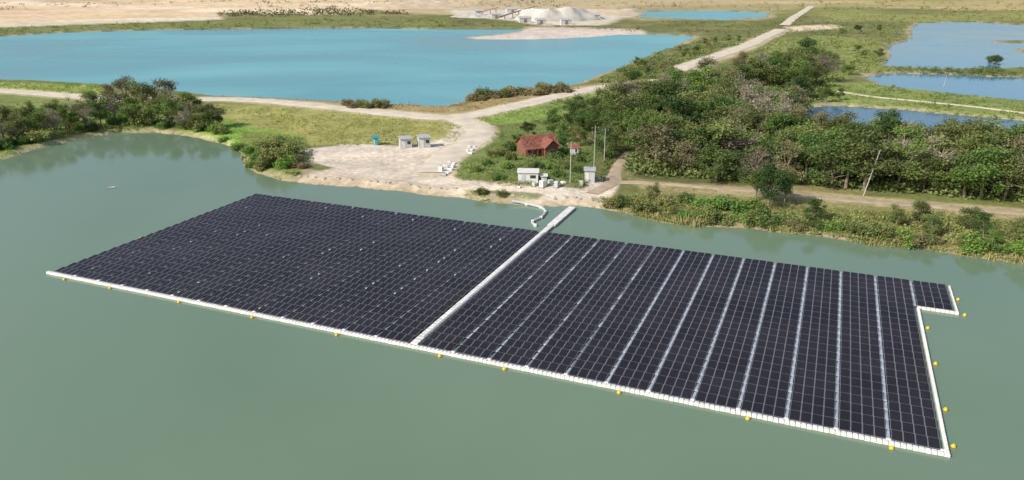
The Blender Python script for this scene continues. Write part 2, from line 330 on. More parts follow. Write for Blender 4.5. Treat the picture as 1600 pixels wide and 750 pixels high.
# water sheets
def offset_poly(P,grow):
    c=0;n=len(P)
    area=sum(P[i][0]*P[(i+1)%n][1]-P[(i+1)%n][0]*P[i][1] for i in range(n)); sg=1 if area>0 else -1
    out=[]
    for i in range(n):
        d=P[(i+1)%n]-P[i-1]; d=d/np.linalg.norm(d); k=grow(P[i][1]); out.append((P[i][0]+sg*d[1]*k,P[i][1]-sg*d[0]*k))
    return out
for p,m,l,gx in((pond,M_pond,'calm grey-green reservoir water',0),(lake,M_lake,'turquoise lake water',0),(farp,M_lake,'small distant turquoise pond',0),(r1,M_blue,'blue pond',3),(r2,M_blue,'blue pond',3),(r3,M_dark,'dark blue pond behind the trees',3)):
    op=offset_poly(p,lambda y:max(3.5,y*y/26000.*.8)+gx); o=mesh_obj('water',[(a,b,0) for a,b in op],[tuple(range(len(op)))],m); o['kind']='structure'; o['label']=l
# ---------------------------------------------------------------- foliage
def leaf_cloud(cen,size,cols,up=.35,aspect=.7):
    n=len(cen); d=rng.normal(size=(n,3)); d[:,2]=np.abs(d[:,2])*1.0+up; d/=np.linalg.norm(d,axis=1)[:,None]
    a=np.cross(d,rng.normal(size=(n,3))); a/=np.linalg.norm(a,axis=1)[:,None]+1e-9; b=np.cross(d,a)
    s=size[:,None]*.5
    V=np.stack([cen-a*s-b*s*aspect,cen+a*s-b*s*aspect*.6,cen+a*s*.8+b*s*aspect,cen-a*s*.7+b*s*aspect],1).reshape(-1,3)
    return V,np.arange(n*4).reshape(n,4),np.repeat(cols,4,0)
def blade_cloud(cen,h,w,cols):
    n=len(cen); t=rng.random(n)*6.283; lean=rng.normal(size=(n,2))*.25; a=np.stack([np.cos(t),np.sin(t),0*t],1)*w[:,None]*.5
    top=cen+np.stack([lean[:,0]*h,lean[:,1]*h,h],1)
    V=np.stack([cen-a,cen+a,top+a*.3,top-a*.3],1).reshape(-1,3); return V,np.arange(n*4).reshape(n,4),np.repeat(cols,4,0)
def tree_variant(kind,seed):
    r=np.random.default_rng(seed); rr=random.Random(seed)
    b=B(); h=8.0; top=Vector((rr.uniform(-.4,.4),rr.uniform(-.4,.4),h*.42)); b.tube((0,0,-.4),top*.5+Vector((.1,0,0)),.24,.19,7); b.tube(top*.5+Vector((.1,0,0)),top,.19,.14,7)
    lobes=[]
    nl={'green':16,'dark':16,'dry':14,'tall':15,'wide':20,'bare':13}[kind]
    for i in range(nl):
        an=i*2.4+rr.uniform(-.7,.7); ra=rr.uniform(.3,2.9)*(1.25 if kind=='wide' else .7 if kind=='tall' else 1.0); zz=h*rr.uniform(.42,1.0) if ra<1.8 else h*rr.uniform(.25,.78)
        if kind=='tall': zz=h*rr.uniform(.22,1.05)
        c=Vector((math.cos(an)*ra,math.sin(an)*ra,zz)); R0=rr.uniform(.45,1.35)
        lobes.append((c,R0)); mid=top.lerp(c,.55)+Vector((0,0,-.25)); b.tube(top*(.75 if i%2 else 1),mid,.10,.06,5,cap=False); b.tube(mid,c,.06,.025,4,cap=False)
        if kind in('dry','bare'):
            for q in range(9 if kind=='dry' else 18):
                e=c+Vector((rr.uniform(-1,1),rr.uniform(-1,1),rr.uniform(-.3,1.1)))*1.3; b.tube(c.lerp(mid,.3),e,.035,.012,3,cap=False)
    base={'green':(.068,.105,.028),'dark':(.046,.076,.024),'dry':(.115,.108,.055),'tall':(.078,.098,.034),'wide':(.085,.105,.036),'bare':(.15,.14,.095)}[kind]
    base2={'green':(.13,.18,.042),'dark':(.088,.13,.036),'dry':(.18,.17,.08),'tall':(.14,.155,.052),'wide':(.15,.17,.055),'bare':(.21,.195,.135)}[kind]
    cs=[];ss=[];cc=[]
    for c,R0 in lobes:
        n=int({'dry':270,'bare':160}.get(kind,430)*R0*R0*.85); d=r.normal(size=(n,3)); d/=np.linalg.norm(d,axis=1)[:,None]; rad=R0*(.35+1.0*r.random(n)**.9)
        p=np.array(c)+d*rad[:,None]*np.array([1.15,1.15,.8])+r.normal(size=(n,3))*.16; keep=(r.random(n)<.5+.5*(d[:,2]>-.2)); p=p[keep]
        lb=r.random(); k=np.clip(lb*.7+.3*r.random(len(p)),0,1)[:,None]; cs.append(p); cc.append((np.array(base)*(1-k)+np.array(base2)*k)*(.82+.36*r.random((len(p),1)))); ss.append(r.uniform(.14,.36,len(p)))
    V,Qd,cl=leaf_cloud(np.vstack(cs),np.concatenate(ss),np.vstack(cc)); cm=np_mesh('crown_'+kind,V,Qd,cl,[M_leaf])
    tm=bpy.data.meshes.new('trunk_'+kind); tm.from_pydata(b.v,[],b.f); tm.materials.append(M_bark); tm.update()
    return tm,cm
TV={k:[tree_variant(k,100+i*7+j) for j in range(3)] for i,k in enumerate(['green','dark','dry','tall','wide','bare'])}
LBL={'green':'leafy green tree in the lakeside wood','dark':'dense dark green tree among scrub','dry':'half-bare brown tree with thin twigs','tall':'tall slender olive-green tree','wide':'broad spreading olive-green tree','bare':'nearly leafless pale grey-brown tree'}
protos={}
def add_tree(x,y,z,kind,s,ww=1.0):
    j=random.randrange(3); key=(kind,j)
    if key not in protos:
        e=bpy.data.objects.new('tree',None); t=bpy.data.objects.new('trunk',TV[kind][j][0]); c=bpy.data.objects.new('crown',TV[kind][j][1]); protos[key]=(e,t,c)
    pe,pt,pc=protos[key]; e=pe.copy(); t=pt.copy(); c=pc.copy()
    for o in(e,t,c): COL.objects.link(o)
    t.parent=e; c.parent=e; e.location=(x,y,z-.05); e.rotation_euler=(random.gauss(0,.04),random.gauss(0,.04),random.uniform(0,6.28)); w=s*random.uniform(.85,1.3)*ww; e.scale=(w,w*random.uniform(.85,1.15),s)
    e['label']=LBL[kind]; e['category']='tree'; e['group']='trees around the ponds'
ntree=0
def tree_px(a,b,h,kind):
    global ntree
    x,y,z=on_ground(a,b); add_tree(x,y,z,kind,h/8.0); ntree+=1
for a,b,h,k in [(8,226,7,'bare'),(32,222,7,'wide'),(58,217,7,'green'),(84,212,7,'bare'),(108,207,7,'green'),(133,203,7,'bare'),(158,198,7.5,'green'),(182,194,8,'bare'),(210,195,8,'green'),(238,196,7.5,'tall'),(262,197,8,'green'),(290,202,7,'bare'),(314,203,7,'wide'),(334,199,6.5,'wide'),
    (-20,230,8,'green'),(-55,236,8,'wide'),(15,205,7,'wide'),(50,200,7,'tall'),(90,195,7,'wide'),(122,190,7.5,'bare'),(150,184,8,'wide'),(176,178,9.5,'dry'),(200,176,10.5,'dry'),(224,176,10,'wide'),(246,174,10.5,'bare'),(268,176,10,'dry'),(296,182,7.5,'green'),(-30,210,8,'dry'),(70,205,6,'green'),(250,188,7,'wide')]:
    tree_px(a,b,h,k)
def scatter_trees(poly,n,dx,dy,hr,kinds,clear=1.0,ww=1.0):
    poly=np.array(poly,float); lo=np.min(poly,0); hi=np.max(poly,0); acc=[]
    cand=np.stack([rng.uniform(lo[0],hi[0],n*60),rng.uniform(lo[1],hi[1],n*60)],1)
    cand=cand[inside(cand[:,0],cand[:,1],poly)]
    x,y,z,l,r=on_ground_many(cand[:,0],cand[:,1])
    for i in range(len(cand)):
        if len(acc)>=n: break
        if l[i]<1.5 or r[i]<clear: continue
        s=(401+(cand[i,1]-375)*.94)/260
        if any(((cand[i,0]-q[0])/(dx*s))**2+((cand[i,1]-q[1])/(dy*s))**2<1 for q in acc): continue
        acc.append(cand[i]); kn=fbm(np.array([x[i]]),np.array([y[i]]),30)[0]
        kd=random.choice(kinds) if random.random()<.6 else (random.choice(['dry','bare']) if kn>.18 else random.choice(['green','dark','wide']))
        add_tree(x[i],y[i],z[i],kd,random.triangular(hr[0],hr[1],hr[0]*.4+hr[1]*.6)/8.0,ww)
    return len(acc)
c0=0
mix=['green','dark','wide','tall','wide','dry','green','bare','dark','wide','green','tall']
c0+=scatter_trees([(1000,152),(1060,130),(1130,128),(1180,112),(1250,100),(1290,108),(1280,135),(1245,160),(1250,215),(1300,226),(1400,236),(1480,246),(1560,258),(1640,266),(1640,322),(1500,312),(1380,302),(1260,292),(1180,286),(1100,282),(1030,275),(1000,258),(985,225),(960,205),(935,190),(960,170)],190,17.5,6.4,(6,12),mix,.5,1.15)
c0+=scatter_trees([(850,200),(870,190),(930,172),(975,180),(985,215),(968,242),(950,262),(938,245),(925,222),(890,205)],22,14,6,(5,8),['green','wide','dark','green'],.5)
c0+=scatter_trees([(950,128),(985,105),(1040,84),(1110,66),(1170,56),(1180,62),(1110,86),(1060,100),(1050,118),(1000,124)],20,20,7,(2.6,4.6),['wide','green','tall','dry'])
c0+=scatter_trees([(1130,122),(1200,80),(1260,60),(1400,46),(1420,62),(1380,90),(1370,104),(1300,125),(1200,130)],14,26,9,(4,7),['green','wide','dark','dry','wide'])
for a,b,h,k in [(1200,322,8.5,'dark'),(1180,314,7,'dark'),(1225,320,6,'green'),(1548,104,6.5,'green'),(1556,105,6,'dark'),(1310,157,4,'dark'),(1290,160,5,'green'),(1020,314,3.5,'wide'),(880,222,5,'green'),(905,228,5,'wide'),(808,228,4,'green'),(865,215,5.5,'green'),(880,236,4,'dark'),(825,215,4.5,'dark')]: tree_px(a,b,h,k)
c0+=scatter_trees([(1240,334),(1400,346),(1640,364),(1640,404),(1560,392),(1450,376),(1300,358),(1240,352)],max(10,min(20,300-ntree-c0)),24,8,(2.8,5),['green','wide','tall','dark','green'],.8,1.1)
print('TREES',c0+ntree)
# bushes
def bush_mesh(seed,base,base2):
    r=np.random.default_rng(seed); cs=[];cc=[];ss=[]
    for i in range(9):
        c=np.array([r.uniform(-1.15,1.15),r.uniform(-1.15,1.15),r.uniform(.2,1.3)]); R0=r.uniform(.3,.9); n=int(300*R0); d=r.normal(size=(n,3)); d/=np.linalg.norm(d,axis=1)[:,None]
        p=c+d*(R0*(.4+.9*r.random(n)))[:,None]; p=p[p[:,2]>-.1]; k=np.clip(r.random()*.6+.4*r.random(len(p)),0,1)[:,None]
        cs.append(p); cc.append((np.array(base)*(1-k)+np.array(base2)*k)); ss.append(r.uniform(.12,.28,len(p)))
    V,Qd,cl=leaf_cloud(np.vstack(cs),np.concatenate(ss),np.vstack(cc)); return np_mesh('bush',V,Qd,cl,[M_leaf])
BM=[bush_mesh(5,(.08,.14,.03),(.14,.22,.05)),bush_mesh(6,(.055,.09,.028),(.12,.155,.04)),bush_mesh(7,(.10,.12,.042),(.18,.19,.062)),bush_mesh(8,(.15,.12,.065),(.23,.19,.105))]
BL=['round bright green bush near the shore','dark green bush at the pond edge','olive bush on the bank','dry brown bush on the bank']
bp=[bpy.data.objects.new('bush',m) for m in BM]
def add_bush(a,b,s,k):
    x,y,z=on_ground(a,b); o=bp[k].copy(); COL.objects.link(o); o.location=(x,y,z-.1); o.rotation_euler=(0,0,random.uniform(0,6)); w=s*random.uniform(.85,1.2); o.scale=(w,w,s*random.uniform(.85,1.1)); o['label']=BL[k]; o['category']='bush'; o['group']='bushes on the banks'
for a,b,s,k in [(1097,324,1.5,0),(1140,328,1.8,0),(1180,330,1.4,0),(1125,322,1.2,0),(1040,322,1.2,2),(1075,318,1.3,1),
   (412,262,1.7,2),(430,258,2.1,2),(448,262,1.7,0),(425,240,2.1,2),(450,244,2.0,2),(405,250,1.5,0),(460,254,1.4,3),(392,262,1.2,0),(440,228,1.6,1),(470,262,1.2,3),(415,232,1.5,0),(350,222,1.0,0),(370,234,1.2,0),(388,240,1.2,0),
   (815,240,1.0,0),(800,250,1.1,2),(790,262,1.0,0),(872,248,1.1,1),(884,240,1.3,0),(770,246,1.0,2),(905,252,1.2,1),(858,262,.9,0),(780,280,.9,0),(745,268,.9,2),(800,236,1.4,1),(785,242,1.2,2),(760,258,1.0,0),(835,262,1.0,1),(880,262,1.1,2),(900,268,1.0,0),(870,274,.9,1),(755,308,.9,1),(785,312,.8,2)]: add_bush(a,b,s,k)
for i in range(30): a=random.uniform(735,885); add_bush(a,np.interp(a,[735,800,870,885],[156,147,143,140])+random.uniform(-1,4),random.uniform(1.0,2.1),3 if i%3 else 2)
for i in range(12): add_bush(random.uniform(540,605),random.uniform(163,169),random.uniform(.8,1.7),random.choice([2,3]))
for i in range(36):
    t=random.random(); add_bush(950+t*650,328+t*72+random.uniform(2,10)-6,random.uniform(.6,1.5),random.choice([0,0,1,2,2,3]))
for i in range(34):
    a=random.uniform(-20,345); c=np.interp(a,[-20,60,120,175,240,300,345],[244,226,213,203,201,206,215])-random.uniform(3,16); add_bush(a,c,random.uniform(.9,1.9),random.choice([0,0,0,1,2,2]))
# undergrowth / grass stuff
def scatter_stuff(name,label,specs):
    Vs=[];Qs=[];Cs=[];off=0
    for poly,n,hr,lp,c1,c2,mode in specs:
        poly=np.array(poly,float); lo=poly.min(0);hi=poly.max(0); A=rng.uniform(lo[0],hi[0],n*3);Bp=rng.uniform(lo[1],hi[1],n*3)
        k=inside(A,Bp,poly); A=A[k][:n];Bp=Bp[k][:n]
        x,y,z,l,r=on_ground_many(A,Bp); k=(l>.3)&(r>.6)&(vnoise(x,y,11)>(.25 if hr[1]<2.6 else .1)); x,y,z=x[k],y[k],z[k]; m=len(x)
        if m==0: continue
        s=rng.uniform(*hr,size=m)*(.6+.8*vnoise(x,y,9)); cc=vnoise(x+50,y,14)[:,None]*.7+.3*rng.random((m,1)); base=np.array(c1)*(1-cc)+np.array(c2)*cc
        I=np.repeat(np.arange(m),lp); N=len(I)
        if mode=='leaf':
            d=rng.normal(size=(N,3)); d/=np.linalg.norm(d,axis=1)[:,None]; d[:,2]=np.abs(d[:,2])
            cen=np.stack([x[I],y[I],z[I]],1)+d*(s[I]*(.4+.6*rng.random(N)))[:,None]*np.array([1,1,.9]); v,q,c=leaf_cloud(cen,np.minimum(s[I]*rng.uniform(.22,.45,N),.45+y[I]*.0016),base[I]*(.82+.36*rng.random((N,1))))
        else:
            cen=np.stack([x[I]+rng.normal(size=N)*s[I]*.4,y[I]+rng.normal(size=N)*s[I]*.4,z[I]-.1],1); v,q,c=blade_cloud(cen,s[I]*rng.uniform(.7,1.2,N),s[I]*.12+.04,base[I]*(.75+.5*rng.random((N,1))))
        Vs.append(v);Qs.append(q+off);Cs.append(c);off+=len(v)
    me=np_mesh(name,np.vstack(Vs),np.vstack(Qs),np.vstack(Cs),[M_leaf]); o=link(bpy.data.objects.new(name,me)); o['kind']='stuff'; o['label']=label; o['category']='vegetation'; return o
gA,gB=(.065,.095,.028),(.155,.175,.055); br1,br2=(.17,.13,.065),(.27,.21,.10); gr1,gr2=(.11,.16,.035),(.19,.23,.06)
scatter_stuff('undergrowth','low mixed green and brown undergrowth beneath the trees',[
 ([(985,200),(1100,130),(1250,100),(1290,135),(1260,190),(1400,214),(1640,246),(1640,318),(1250,288),(990,272),(985,240)],4200,(1.2,3.0),32,(.06,.085,.028),(.15,.165,.058),'leaf'),
 ([(925,312),(990,308),(1250,322),(1640,352),(1640,420),(1560,404),(1380,382),(1230,362),(1080,351),(1000,341),(925,323)],3600,(.3,1.1),16,(.08,.115,.033),(.20,.19,.07),'leaf'),
 ([(870,150),(985,128),(1000,150),(985,215),(950,250),(890,205),(830,190)],900,(.5,1.3),16,gA,gB,'leaf'),
 ([(930,205),(985,200),(985,250),(955,290),(935,290),(945,262)],450,(.5,1.1),16,gA,gB,'leaf'),
 ([(930,130),(985,100),(1040,78),(1110,60),(1210,46),(1180,66),(1060,100),(1100,122),(1000,124)],1700,(.8,2.1),14,gA,gB,'leaf'),
 ([(1110,118),(1230,50),(1440,34),(1425,60),(1390,72),(1385,102),(1300,130),(1150,130)],2100,(.8,2.2),14,gA,(.20,.21,.07),'leaf'),
 ([(1378,104),(1600,107),(1640,109),(1640,120),(1480,116),(1370,118)],700,(.6,1.6),14,(.05,.075,.025),(.12,.14,.045),'leaf'),
 ([(1290,134),(1385,134),(1640,164),(1640,190),(1500,180),(1300,164)],1000,(.4,1.3),12,gA,(.18,.20,.06),'leaf'),
 ([(-60,225),(0,165),(160,165),(340,165),(345,203),(240,200),(120,210),(0,236),(-60,246)],2000,(.5,1.3),16,gA,(.16,.19,.055),'leaf'),
 ([(378,225),(470,215),(490,240),(470,275),(400,268),(378,255)],420,(.5,1.2),14,gA,gB,'leaf'),
 ([(710,255),(765,208),(830,194),(940,232),(915,294),(800,294),(715,282)],1400,(.25,.9),12,(.075,.11,.03),(.16,.18,.055),'leaf'),
 ([(725,299),(800,304),(850,306),(840,313),(790,316),(725,309)],200,(.3,.7),12,gA,gB,'leaf'),
 ([(340,150),(560,160),(690,166),(720,158),(760,148),(870,137),(950,128),(900,142),(760,170),(700,178),(560,166),(340,155)],900,(.3,1.1),10,br1,br2,'leaf'),
])
scatter_stuff('grass','tufts of green and yellow grass on the meadow and banks',[
 ([(330,160),(560,174),(720,196),(715,222),(480,230),(380,240),(290,212)],3200,(.25,.6),7,gr1,(.25,.22,.085),'blade'),
 ([(-100,122),(160,134),(160,150),(0,142)],700,(.4,.9),6,gr1,gr2,'blade'),
 ([(735,178),(960,136),(950,165),(850,190),(765,200)],900,(.3,.8),7,gr1,gr2,'blade'),
 ([(1000,288),(1250,304),(1640,334),(1640,360),(1250,326),(1000,306)],1300,(.2,.6),7,(.15,.16,.055),(.28,.23,.11),'blade'),
 ([(930,318),(1080,345),(1230,356),(1380,376),(1560,398),(1640,408),(1640,424),(1560,410),(1380,388),(1230,366),(1080,355),(1000,345)],2400,(.5,1.3),8,(.14,.15,.055),(.31,.25,.13),'blade'),
 ([(-60,245),(60,225),(175,203),(300,206),(376,236),(400,266),(440,278),(440,284),(370,256),(340,226),(240,208),(120,220),(-60,262)],1800,(.3,.8),7,gr1,(.20,.26,.065),'blade'),
])
scatter_stuff('distant_scrub','scattered scrub and tree lines on the far plain',[
 ([(340,18),(520,14),(620,18),(640,24),(340,27)],260,(2,6),12,(.06,.07,.03),(.12,.115,.05),'leaf'),
 ([(0,44),(300,34),(700,28),(850,38),(1000,44),(1075,52),(1010,50),(820,42),(700,44),(250,45),(0,55)],850,(1.0,2.3),9,(.075,.085,.03),(.16,.16,.055),'leaf'),
 ([(1020,34),(1200,32),(1240,24),(1640,16),(1640,34),(1440,35),(1230,48),(1080,55)],1000,(1.0,2.3),9,(.09,.10,.033),(.18,.18,.06),'leaf'),
 ([(940,4),(1290,2),(1640,-5),(1640,18),(1270,18),(1200,16),(980,16),(930,14)],260,(2,4),9,(.11,.105,.045),(.20,.175,.08),'leaf'),
 ([(400,0),(900,2),(900,12),(400,12)],180,(2,5),9,(.09,.085,.04),(.16,.14,.07),'leaf'),
 ([(0,10),(400,2),(400,5),(0,16)],60,(2,4),9,(.12,.10,.045),(.19,.155,.08),'leaf'),
])
# ---------------------------------------------------------------- floating array
TH=math.radians(22.5); ox,oy=G(643,544.5,0)
arr=thing('floating_solar_array',(ox,oy,0),'floating array of dark solar panels with white pontoon walkways','floating solar farm',-TH)
PW,PL,TILT=1.07,1.70,math.radians(7)
px_,py_=1.110,1.96; BW=4*px_+.45
rows=24; v0=.75
plist=[];gapf=[];support=[]
def block(u,r,pp=px_):
    vc=v0+r*py_+PL/2
    for k in range(4): plist.append((u+.02+(k+.5)*pp,vc))
    support.append((u+2*pp,vc+PL/2+.12,4*pp-.1,.18))
U0=.80
for bi in range(12):
    for r in range(rows):
        block(U0+bi*BW,r)
        if bi<11: gapf.append((U0+bi*BW+4*px_+.225,v0+r*py_+py_/2,0 if bi>=4 else 2))
pl=1.13; BL2=4*pl+.38; NL=13
for bi in range(NL):
    for r in range(rows):
        uu=-U0-.10-(bi+1)*BL2+.38
        block(uu,r,pl)
        if bi<NL-1: gapf.append((uu-.19,v0+r*py_+py_*.5,1))
for r in range(rows-5,rows): block(U0+12*BW,r); gapf.append((U0+12*BW-.225,v0+r*py_+py_/2,0))
FW=.032
def pverts(u,v,jz=0,jt=0):
    c,s=math.cos(TILT+jt),math.sin(TILT+jt); V=[]
    for (a,b,zz) in [(PW/2,PL/2,.02),(PW/2-FW,PL/2-FW,.022)]:
        for i,j in((-1,-1),(1,-1),(1,1),(-1,1)):
            y=j*b; V.append((u+i*a,v+y*c-zz*s,.40+jz+y*s+zz*c))
    for i,j in((-1,-1),(1,-1),(1,1),(-1,1)):
        y=j*PL/2; V.append((u+i*PW/2,v+y*c+.02*s,.40+jz+y*s-.02*c))
    return V
pf=[(4,5,6,7),(0,1,5,4),(1,2,6,5),(2,3,7,6),(3,0,4,7),(0,8,9,1),(1,9,10,2),(2,10,11,3),(3,11,8,0),(8,11,10,9)]
pm=[0]+[1]*9
def set_uv(me,n):
    uv=me.uv_layers.new(name='UVMap'); a=np.zeros((len(me.loops),2),np.float32); per=4*10
    a=a.reshape(n,per,2); a[:,0]=(0,0);a[:,1]=(1,0);a[:,2]=(1,1);a[:,3]=(0,1); uv.data.foreach_set('uv',a.ravel())
ca,sa=math.cos(-TH),math.sin(-TH)
def dist(p): 
    x=ox+p[0]*ca-p[1]*sa; y=oy+p[0]*sa+p[1]*ca; return x*x+y*y
plist.sort(key=dist)
base_me=None
for i,(u,v) in enumerate(plist[:100]):
    if base_me is None:
        base_me=bpy.data.meshes.new('solar_panel'); base_me.from_pydata(pverts(0,0),[],pf); base_me.materials.append(M_panel); base_me.materials.append(M_frame); base_me.polygons.foreach_set('material_index',pm); set_uv(base_me,1)
    o=bpy.data.objects.new('solar_panel',base_me); COL.objects.link(o); o.parent=arr; o.location=(u,v,0)
    o.rotation_euler=(random.gauss(0,.005),random.gauss(0,.004),0)
V=[];Fc=[];Mi=[]
for i,(u,v) in enumerate(plist[100:]):
    n=len(V); V+=pverts(u,v,random.gauss(0,.004),random.gauss(0,.007)); Fc+=[tuple(n+k for k in f) for f in pf]; Mi+=pm
o=mesh_obj('solar_panel',V,Fc,[M_panel,M_frame],arr,mi=Mi); set_uv(o.data,len(plist)-100); o['kind']='stuff'
b=B()
for u,v,lf in gapf:
    jz=random.uniform(-.02,.02)
    if lf==1: k=random.random()<.14; b.box((u,v+(.3 if k else 0),(.26 if k else .15)+jz),(.28,.45 if k else 1.3,.22),mi=2 if k else 3,bev=.05)
    elif lf==2: b.box((u,v,.18+jz),(.36,1.55,.22),mi=random.choice([3,3,0]),bev=.05)
    else: b.box((u,v,.19+jz),(.38,random.choice([1.6,1.75,1.85]),.22),mi=0,bev=.05)
o=b.obj('walkway_float',[M_grey,M_dfl,M_lite,M_mid],arr); o['kind']='stuff'
b=B()
for u,v,w,d in support:
    b.box((u,v,.10),(w,d,.16))
o=b.obj('support_float',[M_dfl],arr); o['kind']='stuff'
def strip(b,u0,v0_,u1,v1,w,step=.55,z=.20,hh=.36,nw=0):
    Ln=math.hypot(u1-u0,v1-v0_); n=max(1,round(Ln/step)); an=math.atan2(v1-v0_,u1-u0); nw=nw or max(1,round(w/.6)); ww=w/nw
    for i in range(n):
        for j in range(nw):
            t=(i+.5)/n; o_=-w/2+(j+.5)*ww
            b.box((u0+(u1-u0)*t-math.sin(an)*o_,v0_+(v1-v0_)*t+math.cos(an)*o_,z+random.uniform(-.015,.015)),(Ln/n-.05,ww-.04,hh),an,bev=.06)
uR=U0+12*BW; uL=-U0-.10-NL*BL2+.38; vT=v0+rows*py_; vN=v0+(rows-5)*py_-.40
b=B(); strip(b,0,0.6,0,vT+4,1.05,.8,.26,.42,1); strip(b,0,vT+4,0,vT+16.5,1.5,.8,.26,.42,1); b.obj('central_walkway',[M_walk],arr)
b=B(); b.box((.30,(vT+2)/2,.50),(.12,vT-3,.05)); b.obj('cable_tray',[M_wallg],arr)
b=B(); strip(b,uL-.8,.28,uR+.35,.28,.56)
for k in range(12):
    b.box((U0+(k+1)*BW-.225,.72,.20),(.5,.35,.34),bev=.06)
    b.box((-U0-.10-(k+1)*BL2+.19,.72,.20),(.5,.35,.34),bev=.06)
strip(b,uR+.12,.58,uR+.12,vN-.25,.40); strip(b,uR+.0,vN,uR+BW+.30,vN,.46); strip(b,uR+BW+.14,vN+.26,uR+BW+.14,vT,.28)
b.obj('perimeter_pontoon',[M_white],arr)
# buoys
def sphere(b,c,r,nu=14,nv=8,mi=0,sz=1):
    n=len(b.v)
    for j in range(nv+1):
        p=math.pi*j/nv
        for i in range(nu): t=2*math.pi*i/nu; b.v.append((c[0]+r*math.sin(p)*math.cos(t),c[1]+r*math.sin(p)*math.sin(t),c[2]+r*math.cos(p)*sz))
    for j in range(nv):
        for i in range(nu): k=(i+1)%nu; b.f.append((n+j*nu+i,n+(j+1)*nu+i,n+(j+1)*nu+k,n+j*nu+k)); b.m.append(mi)
bb=B(); sphere(bb,(0,0,.12),.23); pb=bb.obj('buoy_ball',[M_yellow],smooth=True); COL.objects.unlink(pb)
bb=B(); bb.tube((0,0,.33),(0,0,.43),.05,.03,8); bb.tube((0,0,.06),(0,0,.11),.25,.25,14); pr=bb.obj('buoy_collar',[M_yellow]); COL.objects.unlink(pr)
def loc2w(u,v): return ox+u*ca-v*sa, oy+u*sa+v*ca
def w2loc(x,y): x-=ox;y-=oy; return x*ca+y*sa, -x*sa+y*ca
BU=[]
for a,c in [(88,441),(160,455),(267,478),(386,500),(520,527),(686,557),(785,580),(965,617),(1167,660),(1394,709)]:
    u,v=w2loc(*G(a,c,.15)); BU.append((u,-.5+random.uniform(-.15,.05)))
for v in (2.2,9.5,20.5,31.0): BU.append((uR+.85,v))
BU+=[(uR+BW+1.0,vN-.1),(uR+BW+.8,vN+5.5),(uL-.4,18),(uL-.4,40)]
for u,v in BU:
    x,y=loc2w(u,v); e=thing('buoy',(x,y,0),'round yellow mooring buoy floating beside the solar array','buoy',random.random()*6,'mooring buoys around the solar array')
    for q in(pb,pr): k=q.copy(); COL.objects.link(k); k.parent=e
# floating pipe
def swept(name,pts,r,m,parent=None,k=10):
    P=catmull(pts,8); b=B()
    for i in range(len(P)-1): b.tube(P[i],P[i+1],r*(1.12 if i%3==0 else 1),r*(1.12 if i%3==0 else 1),k)
    return b.obj(name,[m],parent,False)
pts=[(*G(800,316,.4),.7),(*G(822,319,.2),.35),(*G(845,324,.2),.22),(*G(852,331,.2),.2),(*G(845,340,.2),.2),(*G(832,346,.2),.2),(*G(836,352,.2),.2)]
e=thing('floating_pipe',(0,0,0),'curved white floating hose running from the shore beside the walkway','pipe'); swept('hose',pts,.24,M_wallg,e)
for q in pts[1:]: b=B(); b.tube((q[0]-.25,q[1],.14),(q[0]+.25,q[1],.14),.38,.38,12); b.obj('pipe_float',[M_white],e)
# ---------------------------------------------------------------- buildings
def gable(b,cx,cy,z,lx,ly,rise,axis='x',ov=.4,th=.12):
    hx,hy=lx/2+ov,ly/2+ov
    if axis=='x': A=lambda u,v,w:(cx+u,cy+v,w); hu,hv=hx,hy
    else: A=lambda u,v,w:(cx+v,cy+u,w); hu,hv=hy,hx
    zl=z-rise*ov/(hv-ov)
    P=[A(-hu,-hv,zl),A(hu,-hv,zl),A(hu,0,z+rise),A(-hu,0,z+rise),A(hu,hv,zl),A(-hu,hv,zl)]
    P+= [ (x,y,w+th) for x,y,w in P]
    b.poly(P,[(0,3,2,1),(3,5,4,2),(6,7,8,9),(9,8,10,11),(0,1,7,6),(1,2,8,7),(2,4,10,8),(4,5,11,10),(5,3,9,11),(3,0,6,9)])
def gwall(b,cx,cy,z,lx,ly,h,rise,axis):
    b.box((cx,cy,z+h/2-.15),(lx,ly,h+.3))
    if axis=='x':
        for s in(-1,1): b.poly([(cx+s*lx/2,cy-ly/2,z+h),(cx+s*lx/2,cy+ly/2,z+h),(cx+s*lx/2,cy,z+h+rise)],[(0,1,2)])
    else:
        for s in(-1,1): b.poly([(cx-lx/2,cy+s*ly/2,z+h),(cx+lx/2,cy+s*ly/2,z+h),(cx,cy+s*ly/2,z+h+rise)],[(0,1,2)])
x,y,z=on_ground(844,243)
hs=thing('house',(x,y,z),'red-brown timber house with tiled gable roofs on a grassy mound','house',math.radians(24))
b=B(); gwall(b,0,2,0,8.4,5.2,2.8,1.8,'x'); gwall(b,1.6,-1.4,0,3.6,3.4,2.7,1.5,'y'); b.obj('wall',[M_redwall],hs)
b=B(); gable(b,0,2,2.8,8.4,5.2,1.8,'x',.5); gable(b,1.6,-1.0,2.72,3.6,4.6,1.5,'y',.45)
b.poly([(-4.8,-.5,2.6),(-.4,-.5,2.6),(-.4,-2.5,2.2),(-4.8,-2.5,2.2),(-4.8,-.5,2.7),(-.4,-.5,2.7),(-.4,-2.5,2.3),(-4.8,-2.5,2.3)],[(0,1,2,3),(7,6,5,4),(0,3,7,4),(3,2,6,7),(2,1,5,6)]); b.obj('roof',[M_roof],hs)
for u in(-4.6,-3.2,-1.8,-.6):
    b=B(); b.box((u,-2.4,1.05),(.16,.16,2.25)); b.obj('porch_post',[M_redwall],hs)
b=B(); b.box((-2.6,-1.5,.05),(4.6,2.4,.25)); b.obj('porch_floor',[M_wood],hs)
b=B(); b.box((-2.6,-2.55,.95),(4.1,.06,.08)); b.box((-2.6,-2.55,.6),(4.1,.05,.06)); b.obj('porch_railing',[M_redwall],hs)
b=B(); b.box((-1.6,-.64,1.2),(.95,.08,2.0)); b.obj('door',[M_wood],hs)
